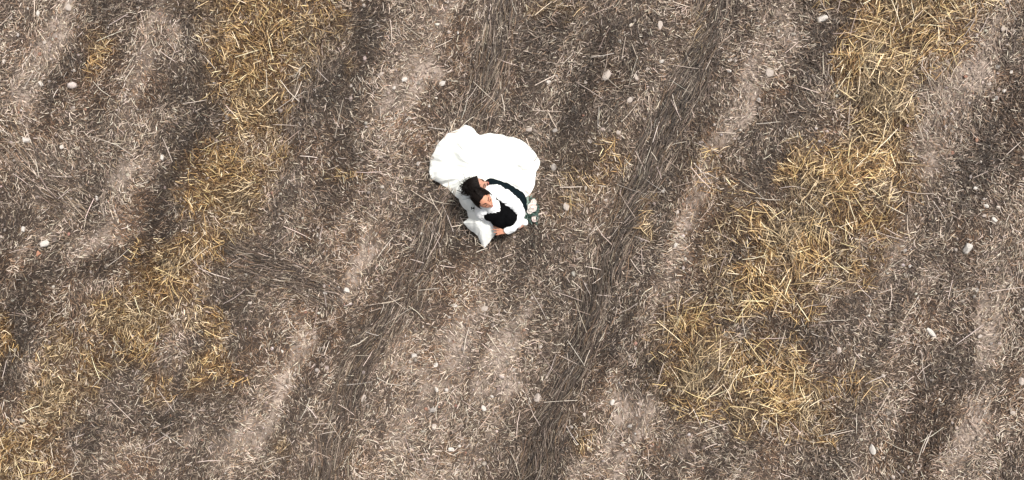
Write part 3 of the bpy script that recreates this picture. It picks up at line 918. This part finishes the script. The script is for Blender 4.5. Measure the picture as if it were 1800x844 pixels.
def star_cloth(name, outline, centre, zfun, mat, parent, nr=70, na=360, thick=.02, fold=None, jitter=.006):
    """cloth spread from a centre to a closed outline (photo pixels), edges rolled under"""
    cx, cy = centre
    th = np.array([math.atan2(-(y - cy), x - cx) for x, y in outline])
    rr = np.array([math.hypot(x - cx, y - cy) for x, y in outline])
    o = np.argsort(th); th, rr = th[o], rr[o]
    the = np.concatenate([th - 2 * math.pi, th, th + 2 * math.pi]); rre = np.concatenate([rr, rr, rr])
    A = np.linspace(-math.pi, math.pi, na, endpoint=False)
    R0 = np.interp(A, the, rre)
    k = np.exp(-np.linspace(-2, 2, 5) ** 2); k /= k.sum()
    R0 = np.convolve(np.concatenate([R0[-2:], R0, R0[:2]]), k, 'valid')
    R0 = R0 * (1 + .03 * (fbm(np.cos(A) * 5 + 50, np.sin(A) * 5 + 50, 3, 9) - .5))
    rings = np.concatenate([[0.002], np.linspace(0, 1, nr + 1)[1:] ** .85, [1.004, .995, .97, .90]])
    V = []
    for i, r in enumerate(rings):
        rc = min(r, 1)
        px = cx + R0 * r * np.cos(A); py = cy - R0 * r * np.sin(A)
        if i <= nr:
            z = zfun(A, np.full(na, rc), px, py, R0)
        else:
            ztop = zfun(A, np.full(na, 1.0), px, py, R0)
            z = ztop * [0.72, .45, .25, .15][i - nr - 1]
        kk = (CAM_H - z) / CAM_H
        V.append(np.stack([(px - CX) / S * kk, (CY - py) / S * kk, z], -1))
    V = np.array(V).reshape(-1, 3)
    m = len(rings)
    I = np.arange(m * na).reshape(m, na)
    J = np.roll(I, -1, 1)
    F = np.stack([I[:-1], I[1:], J[1:], J[:-1]], -1).reshape(-1, 4)
    me = quads_mesh(name, V, F)
    o = link(name, me, mat, parent)
    return o


def gauss(px, py, cx, cy, sx, sy):
    return np.exp(-((px - cx) / sx) ** 2 - ((py - cy) / sy) ** 2)


SK = [(817, 219), (826, 222), (834, 227), (837, 234), (843, 238), (851, 236), (859, 234), (872, 236), (884, 237), (890, 240), (901, 241), (914, 246), (925, 254), (934, 262), (943, 273), (949, 284), (948, 292), (942, 302), (941, 314), (940, 324), (934, 336), (927, 348),
      (922, 362), (910, 380), (885, 392), (860, 395), (836, 394), (823, 384), (821, 372), (817.5, 360), (812, 353), (804, 348), (795, 338), (786, 330), (771, 321), (757, 314), (754, 301), (756, 290), (758, 280), (763, 268), (768, 256), (778, 245), (789, 234), (801, 229), (809, 226)]


def skirt_z(A, r, px, py, R0):
    base = .065 + .165 * (1 - np.clip(r, 0, 1) ** 2.2) ** .8
    # soft gathers that widen outwards
    n1 = fbm(np.cos(A) * 3.2 + 10 + r * .6, np.sin(A) * 3.2 + 10, 3, 3) - .5
    n2 = fbm(np.cos(A) * 7.5 + 30 + r * .8, np.sin(A) * 7.5 + 30, 2, 5) - .5
    z = base + n1 * .23 * np.clip(r, 0, 1) ** 1.3 * np.sin(np.clip(r, 0, 1) * math.pi * .75) + n2 * .08 * r ** 1.5
    z += (fbm(px / 30, py / 30, 3, 8) - .5) * .10
    gath = sstep(.35, .7, fbm(np.cos(A) * 2.5 + 70, np.sin(A) * 2.5 + 70, 2, 11))
    z += .026 * gath * r ** 2 * np.sin(A * 23 + 9 * fbm(px / 45, py / 45, 2, 12))
    z -= .03 * np.exp(-((py - 300 - .45 * (px - 905) + 10 * np.sin(px / 14)) / 5) ** 2) * sstep(870, 900, px)
    # a crease with a rolled flap at the upper left, a hollow at the left
    z -= .05 * gauss(px, py, 838, 240, 9, 16)
    t = (px - 775) * .55 + (py - 272) * .83
    z += .045 * np.exp(-((px - 786 - (262 - py) * .75) / 9) ** 2) * sstep(300, 265, py) * sstep(215, 232, py)
    z -= .05 * gauss(px, py, 797, 265, 10, 22)
    z -= .12 * gauss(px, py, 797, 295, 18, 16)
    z += .04 * gauss(px, py, 776, 300, 12, 22)
    z -= .05 * gauss(px, py, 932, 318, 12, 22)
    z += .05 * gauss(px, py, 915, 290, 22, 40)
    # where the partner sits it is pressed down
    z *= 1 - .75 * gauss(px, py, 900, 380, 34, 30)
    return np.maximum(z, .05)


star_cloth('skirt', SK, (850, 300), skirt_z, M_GOWN, bride)

OV = [(821, 370), (824, 362), (832, 358), (842, 360), (852, 366), (862, 370), (868, 373), (872, 378), (871, 384), (875, 390), (878, 398), (876, 406), (871, 411), (864, 420), (857, 430), (851, 437), (847, 432), (844, 424), (840, 415), (834, 409), (826, 404), (819, 397), (814, 391), (820, 387), (825, 383)]


def over_z(A, r, px, py, R0):
    top = .37 - .0032 * np.clip(py - 372, 0, 80) - .0016 * np.clip(838 - px, 0, 40)
    edge = np.clip(1 - r, 0, 1)
    z = top * (.58 + .42 * (1 - np.clip(r, 0, 1) ** 2.6))
    z *= .6 + .4 * sstep(362, 374, py)
    z += (fbm(px / 16, py / 16, 3, 14) - .5) * .05
    z += .012 * np.sin((px * .7 + py * .5) / 5.5 + 2 * fbm(px / 20, py / 20, 2, 15)) * np.clip(r, 0, 1)
    return np.maximum(z, .04)


star_cloth('overskirt', OV, (847, 392), over_z, M_GOWN, bride, nr=40, na=240)
# small dark ribbon bow on the skirt
bw = [[(P(831, 366.5, .345), .004), (P(829, 364.5, .35), .009), (P(828.5, 368.5, .35), .006), (P(831, 366.5, .345), .004), (P(833, 365, .35), .008), (P(833.5, 367.5, .35), .005), (P(831, 366.5, .345), .003)]]
link('ribbon_bow', tube_mesh('ribbon_bow', bw, 6), M_VEST, bride)

# hair of the gown wearer: a pinned, loosened bun with strands flying off
rs = random.Random(5)
curves = []
bun = P(825, 330, .51)
for i in range(170):
    # swept from the brow back into the bun
    a = rs.uniform(-1.25, 1.25)
    pts = []
    for t in np.linspace(0, 1, 8):
        ang = math.radians(46) * (1 - t) + math.radians(205) * t
        p = Vector((math.sin(a) * .079 * (1 - .25 * t), math.cos(ang) * .100 * math.cos(a * .35) - .004, math.sin(ang) * .122 * math.cos(a * .6)))
        if p.z < -.03: p.y -= .01
        pts.append((bM @ (p * (1.0 + rs.uniform(0, .06))), .0048 * (1 - .4 * t)))
    curves.append(pts)
for i in range(120):
    c = bun + Vector((rs.gauss(0, .022), rs.gauss(0, .022), rs.gauss(0, .015)))
    ax = Vector((rs.gauss(0, 1), rs.gauss(0, 1), rs.gauss(0, 1))).normalized()
    u = ax.orthogonal().normalized(); v = ax.cross(u)
    R = rs.uniform(.03, .07); a0 = rs.uniform(0, 6.28); sp = rs.uniform(2, 5)
    curves.append([(c + (u * math.cos(a0 + sp * t) + v * math.sin(a0 + sp * t)) * R * (1 + .25 * t), .0038 * (1 - .5 * t)) for t in np.linspace(0, 1, 9)])
for i in range(75):
    st_ = bun + Vector((rs.gauss(0, .03), rs.gauss(0, .03), .02))
    dr = U(rs.uniform(-1.0, .9), rs.uniform(-1.2, -.2)).normalized()
    L = rs.uniform(.04, .11)
    cu = rs.uniform(-.6, .6)
    sd = Vector((-dr.y, dr.x, 0))
    curves.append([(st_ + dr * L * t + sd * cu * L * t * t + Vector((0, 0, .03 * math.sin(2 * t))), .0022 * (1 - .7 * t) + .0004) for t in np.linspace(0, 1, 7)])
# one thick lock curling out to the upper left
curves.append([(P(826 - 9 * t, 327 - 6 * t + 2 * t * t, .54), .008 * (1 - .6 * t)) for t in np.linspace(0, 1, 6)])
for i in range(16):
    ox, oy, ll, cc = rs.uniform(-3, 5), rs.uniform(-3, 4), rs.uniform(.7, 1.25), rs.uniform(-4, 5)
    curves.append([(P(826 + ox - 10 * ll * t, 327 + oy - 7 * ll * t + cc * t * t, .545 + .01 * math.sin(3 * t)), .0045 * (1 - .75 * t)) for t in np.linspace(0, 1, 7)])
curves.append([(P(818 + 1 * t, 322 + 8 * t, .53), .007) for t in np.linspace(0, 1, 6)])
hair = link('hair', tube_mesh('hair', curves, 4), M_HAIR, bride)
bm = bmesh.new(); add_ball(bm, bun + Vector((0, 0, -.01)), (.066, .066, .05), seg=16)
link('hair_bun', (lambda m: (bm.to_mesh(m), m)[1])(bpy.data.meshes.new('hair_bun')), M_HAIR, bride)
bm.free()

# ---------------------------------------------------------------- the partner in the vest
groom = empty('person', P(893, 390, 0))
tag(groom, 'person in a black vest, white shirt and dark trousers, leaning back on the white gown', 'person', 'couple in the field')
gU = U(.78, .62)
gM = frame(P(849, 350, .63), -gU * .62 + Vector((0, 0, .78)), gU * .8 + Vector((0, 0, .6)))
bm = bmesh.new()
head_verts(bm, gM)
add_chain(bm, [(P(853, 354, .56), .058), (P(862, 361, .49), .056), (P(868, 364, .44), .075)])
axr = Matrix.Rotation(math.atan2(-.62, .78), 3, 'Z')
for c, r in (((872, 365, .40), (.11, .15, .09)), ((883, 374, .33), (.12, .145, .10)), ((892, 382, .25), (.12, .14, .11)), ((896, 386, .16), (.12, .14, .10))):
    add_ball(bm, P(*c), r, axr)
LA = [(P(868, 339, .44), .058), (P(888, 347, .44), .052), (P(907, 361, .42), .042), (P(915, 375, .385), .035), (P(908, 395, .35), .032), (P(895, 404, .31), .028)]
add_chain(bm, LA)
hand(bm, P(894, 404, .31), U(-1, .12) + Vector((0, 0, -.1)), Vector((.1, -.35, 1)), curl=.28, spread=.17, size=1.0, thumb_side=1)
RA = [(P(853, 367, .41), .044), (P(858, 381, .28), .042), (P(866, 394, .22), .038), (P(880, 396, .2), .03)]
add_chain(bm, RA)
hand(bm, P(880, 396, .2), U(1, 0), Vector((0, 0, 1)), curl=.5, thumb_side=1)
add_chain(bm, [(P(896, 384, .16), .085), (P(913, 366, .22), .055), (P(888, 341, .24), .052), (P(862, 324, .22), .04), (P(852, 325, .18), .035)])
add_chain(bm, [(P(890, 390, .15), .085), (P(868, 382, .22), .062), (P(858, 402, .1), .05), (P(866, 412, .07), .035)])
remeshed(bm, 'body', .0055, M_SKIN, groom, 2)
face_parts(groom, gM, M_HAIR)

# shirt: sleeves, collar
bm = bmesh.new()
add_chain(bm, [(P(862, 338, .44), .064), (P(872, 338, .455), .072), (P(889, 347, .455), .068), (P(907, 360, .425), .056), (P(915, 375, .385), .045), (P(908, 395, .35), .042), (P(896, 403, .325), .039), (P(892.5, 404.5, .315), .038)])
remeshed(bm, 'shirt_sleeve', .008, M_SHIRT, groom, 3, .010, 20)
bm = bmesh.new()
add_chain(bm, [(P(854, 365, .42), .078), (P(849, 370, .38), .080), (P(858, 382, .28), .06), (P(866, 394, .22), .05)])
remeshed(bm, 'shirt_sleeve', .008, M_SHIRT, groom, 3, .010, 20)
bm = bmesh.new()
for c, r in (((870, 364, .405), (.112, .15, .095)), ((884, 375, .33), (.122, .147, .102)), ((893, 383, .25), (.122, .142, .112)), ((896, 387, .17), (.124, .145, .10))):
    add_ball(bm, P(*c), r, axr)
add_chain(bm, [(P(857, 357, .53), .064), (P(864, 361, .485), .072)])
remeshed(bm, 'shirt', .008, M_SHIRT, groom, 4, .003, 22)
# collar wings
for s in (-1, 1):
    side = Vector((.62, .78, 0)) * s
    a0 = P(868, 363.5, .52)
    vs_ = [a0 + side * .008, a0 + side * .062 + Vector((-.03, .02, .012)), a0 + side * .075 + Vector((.0, -.0, -.012)), a0 + side * .030 + gU * .06 + Vector((0, 0, -.02))]
    bmc = bmesh.new()
    q = [bmc.verts.new(v) for v in vs_]
    bmc.faces.new(q)
    bmesh.ops.subdivide_edges(bmc, edges=bmc.edges, cuts=3, use_grid_fill=True)
    rg = bmesh.ops.solidify(bmc, geom=bmc.faces[:], thickness=.006)
    mc = bpy.data.meshes.new('collar'); bmc.to_mesh(mc); bmc.free()
    link('collar', mc, M_SHIRT, groom)

# vest: torso shell open at the neck
bm = bmesh.new()
for c, r in (((871, 365, .40), (.118, .160, .10)), ((884, 375, .335), (.132, .157, .115)), ((894, 383.5, .26), (.128, .152, .122)), ((897, 386, .18), (.126, .152, .11)), ((897, 381, .36), (.085, .09, .10)), ((895, 385, .35), (.08, .08, .10))):
    add_ball(bm, P(*c), r, axr)
add_chain(bm, [(P(866, 346, .455), .058), (P(876, 353, .44), .066), (P(886, 362, .40), .07)])       # strap over the far shoulder
add_chain(bm, [(P(857, 371, .43), .045), (P(866, 376, .42), .055), (P(874, 384, .36), .07)])
vest = remeshed(bm, 'vest', .008, M_VEST, groom, 4, .002, 20)
# cut a V at the throat
bmv = bmesh.new(); bmv.from_mesh(vest.data)
apex = P(880, 371.5, .46)
base = P(862, 358.5, .46)
dirv = (base - apex); Lv = dirv.length; dirv.normalize(); perp = Vector((-dirv.y, dirv.x, 0))
kill = []
for f in bmv.faces:
    c = f.calc_center_median()
    if c.z < .36: continue
    t = (c - apex).to_2d().dot(dirv.to_2d()); w_ = abs((c - apex).to_2d().dot(perp.to_2d()))
    if t > 0 and w_ < t * .62: kill.append(f)
bmesh.ops.delete(bmv, geom=kill, context='FACES')
for _ in range(12): bmesh.ops.smooth_vert(bmv, verts=[v for v in bmv.verts if v.is_boundary], factor=.5, use_axis_x=True, use_axis_y=True, use_axis_z=True)
bmv.to_mesh(vest.data); bmv.free()
for i, (x, y, z) in enumerate(((884, 374.5, .457), (890, 379.5, .462), (896, 384.5, .458))):
    bmb = bmesh.new(); add_ball(bmb, P(x, y, z), (.007, .007, .004), seg=10)
    mb = bpy.data.meshes.new('button'); bmb.to_mesh(mb); bmb.free(); link('button', mb, M_VEST, groom)

# trousers
bm = bmesh.new()
for c, r in (((896, 386, .15), (.125, .15, .10)),): add_ball(bm, P(*c), r, axr)
add_chain(bm, [(P(897, 383, .16), .095), (P(915, 367, .235), .070), (P(911, 350, .27), .080), (P(888, 333.5, .28), .070), (P(867, 325, .275), .060), (P(862, 323.5, .27), .058)])
remeshed(bm, 'trouser_leg', .008, M_TROUSER, groom, 3, .005, 16)
bm = bmesh.new()
add_chain(bm, [(P(890, 390, .15), .095), (P(870, 384, .24), .075), (P(860, 400, .12), .06), (P(866, 410, .08), .05)])
remeshed(bm, 'trouser_leg', .008, M_TROUSER, groom, 3, .005, 16)
for (a, b, c) in (((856, 324, .21), (849, 327, .17), (843, 330, .15)), ((866, 412, .075), (860, 414, .06), (853, 414, .055))):
    bm = bmesh.new(); add_chain(bm, [(P(*a), .042), (P(*b), .045), (P(*c), .035)])
    remeshed(bm, 'shoe', .008, M_SHOE, groom, 3)

# hair of the partner: parted, combed to both sides and back
curves = []
for i in range(420):
    s = rs.choice((-1, 1))
    y0 = rs.uniform(-.085, .072)            # along the parting
    zc = .113 * math.sqrt(max(0, 1 - (y0 / .1) ** 2))
    amax = rs.uniform(1.5, 1.95)
    puff = rs.uniform(0, .05)
    back = rs.uniform(.25, .6) * (1 if y0 > -.03 else .6)
    pts = []
    for t in np.linspace(0, 1, 9):
        a = amax * t
        lift = 1.03 + puff + rs.uniform(0, .008) + .05 * math.sin(t * 2.4)
        y = y0 * (1 - .15 * t) - back * .085 * t * t * (1.3 if y0 > 0 else .6)
        rr_ = math.sqrt(max(.02, 1 - (y / .104) ** 2))
        x = s * (.003 + math.sin(a) * .079 * rr_ * lift)
        z = math.cos(a) * .119 * rr_ * lift + (0 if a < 1.3 else -.01)
        pts.append((gM @ Vector((x, y - .004, z)), .0052 * (1 - .45 * t)))
    curves.append(pts)
for i in range(120):                         # back of the head
    a = rs.uniform(-1.3, 1.3)
    pts = []
    for t in np.linspace(0, 1, 8):
        e = 1.45 - 2.1 * t
        pts.append((gM @ Vector((math.sin(a) * .08 * math.cos(e * .5), -math.cos(e) * .098 * math.cos(a * .6) - .005, math.sin(e) * .118)), .0055))
    curves.append(pts)
for i in range(60):                          # loose strands
    a = rs.uniform(-1.4, 1.4); e = rs.uniform(.2, 1.5)
    p0 = gM @ Vector((math.sin(a) * .08 * math.cos(e * .5), -math.cos(e) * .10 * math.cos(a * .6), math.sin(e) * .122))
    dr = (-gU * rs.uniform(.2, 1) + Vector((rs.gauss(0, .5), rs.gauss(0, .5), rs.uniform(-.2, .3)))).normalized()
    L = rs.uniform(.03, .08); cu = Vector((rs.gauss(0, .3), rs.gauss(0, .3), 0))
    curves.append([(p0 + dr * L * t + cu * L * t * t, .0022 * (1 - .7 * t)) for t in np.linspace(0, 1, 6)])
link('hair', tube_mesh('hair', curves, 4), M_HAIR, groom)
bmh = bmesh.new()
bmesh.ops.create_uvsphere(bmh, u_segments=32, v_segments=24, radius=1)
kill = []
for v in bmh.verts:
    v.co = Vector((v.co.x * .078, v.co.y * .098 - .004, v.co.z * .119))
for f in bmh.faces:
    c = f.calc_center_median()
    if c.z < -.03 + max(0, c.y) * 1.5 or (c.y > .055 and c.z < .085): kill.append(f)
bmesh.ops.delete(bmh, geom=kill, context='FACES')
bmh.transform(gM)
mh = bpy.data.meshes.new('scalp_hair'); bmh.to_mesh(mh); bmh.free()
link('scalp_hair', mh, M_HAIR, groom)

# ---------------------------------------------------------------- bouquet
bq = empty('bouquet', P(934, 370, 0))
tag(bq, 'bouquet of blush roses and dark green leaves lying on the straw beside the gown', 'bouquet')


def rose(px, py, z, R, mats):
    c = P(px, py, z)
    head = None
    rr = random.Random(int(px))
    for ring, (n_, rad, tilt) in enumerate(((3, .22, 1.45), (4, .45, 1.2), (5, .72, .85), (6, 1.0, .45))):
        for k in range(n_):
            a = 2 * math.pi * k / n_ + ring * .5 + rr.uniform(-.2, .2)
            bmp = bmesh.new()
            nu, nv = 5, 5
            grid = []
            for i in range(nu):
                row = []
                for j in range(nv):
                    u = i / (nu - 1); v = j / (nv - 1) * 2 - 1
                    wdt = (.55 + .35 * ring / 3) * R * math.sin(math.pi * (.18 + .72 * u)) * 1.1
                    out = rad * R * (.25 + .75 * u * math.cos(tilt * .8)) + .06 * R * v * v
                    up = R * (.15 + .75 * u * math.sin(tilt)) + R * .12 * (1 - v * v) * (1 if u > .7 else 0) - .1 * R * v * v
                    p = Vector((out, v * wdt, up))
                    p = Matrix.Rotation(a, 3, 'Z') @ p
                    row.append(bmp.verts.new(c + p))
                grid.append(row)
            for i in range(nu - 1):
                for j in range(nv - 1):
                    bmp.faces.new((grid[i][j], grid[i][j + 1], grid[i + 1][j + 1], grid[i + 1][j]))
            bmesh.ops.solidify(bmp, geom=bmp.faces[:], thickness=.0012)
            mp = bpy.data.meshes.new('petal'); bmp.to_mesh(mp); bmp.free()
            if head is None:
                bmc = bmesh.new(); add_ball(bmc, c + Vector((0, 0, R * .35)), (R * .4, R * .4, R * .5), seg=12)
                mc = bpy.data.meshes.new('rose'); bmc.to_mesh(mc); bmc.free()
                head = link('rose', mc, mats[0], bq)
            link('petal', mp, rr.choice(mats), head)


rose(935.5, 364.5, 0.16, .044, [M_ROSE, M_ROSEW])
rose(931.5, 370.5, .15, .030, [M_ROSEW])
rose(940, 384.5, .11, .031, [M_ROSE, M_ROSE, M_ROSEW])
rose(938, 355.5, .11, .028, [M_ROSEW, M_ROSE])


def leaf(base, d, L, w, up, mat):
    d = d.normalized()
    side = Vector((-d.y, d.x, 0)).normalized()
    vs_, fs_ = [], []
    N = 7
    for i in range(N):
        t = i / (N - 1)
        ww = w * math.sin(math.pi * min(1, .06 + .94 * t)) * (1 - .25 * t)
        c = base + d * L * t + Vector((0, 0, up * L * (t - t * t * 1.1)))
        vs_ += [c - side * ww + Vector((0, 0, .15 * ww)), c, c + side * ww + Vector((0, 0, .15 * ww))]
    for i in range(N - 1):
        for k in range(2):
            a = i * 3 + k
            fs_.append((a, a + 1, a + 4, a + 3))
    me_ = bpy.data.meshes.new('leaf'); me_.from_pydata([v[:] for v in vs_], [], fs_)
    bml = bmesh.new(); bml.from_mesh(me_); bmesh.ops.solidify(bml, geom=bml.faces[:], thickness=.001); bml.to_mesh(me_); bml.free()
    link('leaf', me_, mat, bq)


rl = random.Random(3)
for i in range(80):
    t = rl.random()
    b0 = P(926 + rl.uniform(-4, 8), 353 + t * 32, rl.uniform(.06, .17))
    dd = U(rl.uniform(-1, .9), rl.uniform(-1, 1)) + Vector((0, 0, rl.uniform(-.1, .3)))
    m_ = M_LEAF2 if (t < .25 and rl.random() < .6) or rl.random() < .15 else M_LEAF
    leaf(b0, dd, rl.uniform(.035, .07), rl.uniform(.009, .016), rl.uniform(.1, .6), m_)
for i in range(34):
    b0 = P(rl.uniform(930, 944), rl.uniform(354, 390), rl.uniform(.05, .12))
    leaf(b0, U(rl.uniform(-.3, 1), rl.uniform(-1, 1)) + Vector((0, 0, .1)), rl.uniform(.04, .07), rl.uniform(.008, .014), rl.uniform(.1, .5), M_LEAF if rl.random() < .75 else M_LEAF2)
for (x, y, dx, dy) in ((941, 371, 1, .3), (943, 373, .6, .8), (944, 369, 1, -.3), (941, 375, .5, 1)):
    leaf(P(x - 2, y, .11), U(dx, dy), .045, .016, .3, M_LEAF)
for (x, y, dx, dy) in ((927, 352, .2, -1), (931, 351, .5, -1), (929, 354, -.4, -1), (933, 353, 1, -.6)):
    leaf(P(x, y, .09), U(dx, dy), .055, .012, .4, M_LEAF2)
stems = [[(P(934, 366, .12), .003), (P(929, 372, .08), .003), (P(923, 380, .05), .003), (P(918, 388, .045), .003)],
         [(P(938, 384, .08), .003), (P(931, 381, .06), .003), (P(922, 384, .05), .003)], [(P(937, 357, .1), .003), (P(928, 368, .06), .003), (P(920, 386, .05), .003)]]
for s_ in stems: link('stem', tube_mesh('stem', [s_], 6), M_STEM, bq)
pl = [[(P(938, 380, .08), .004), (P(945, 377, .085), .006), (P(951, 375.5, .085), .007), (P(957, 374, .08), .003)]]
for i in range(40):
    t = rl.random(); b0 = P(942 + 13 * t, 378.3 - 4 * t, .085)
    pl.append([(b0, .002), (b0 + Vector((rl.uniform(.005, .02), rl.gauss(0, .012), rl.uniform(0, .012))), .0006)])
link('plume', tube_mesh('plume', pl, 4), M_DRY, bq)
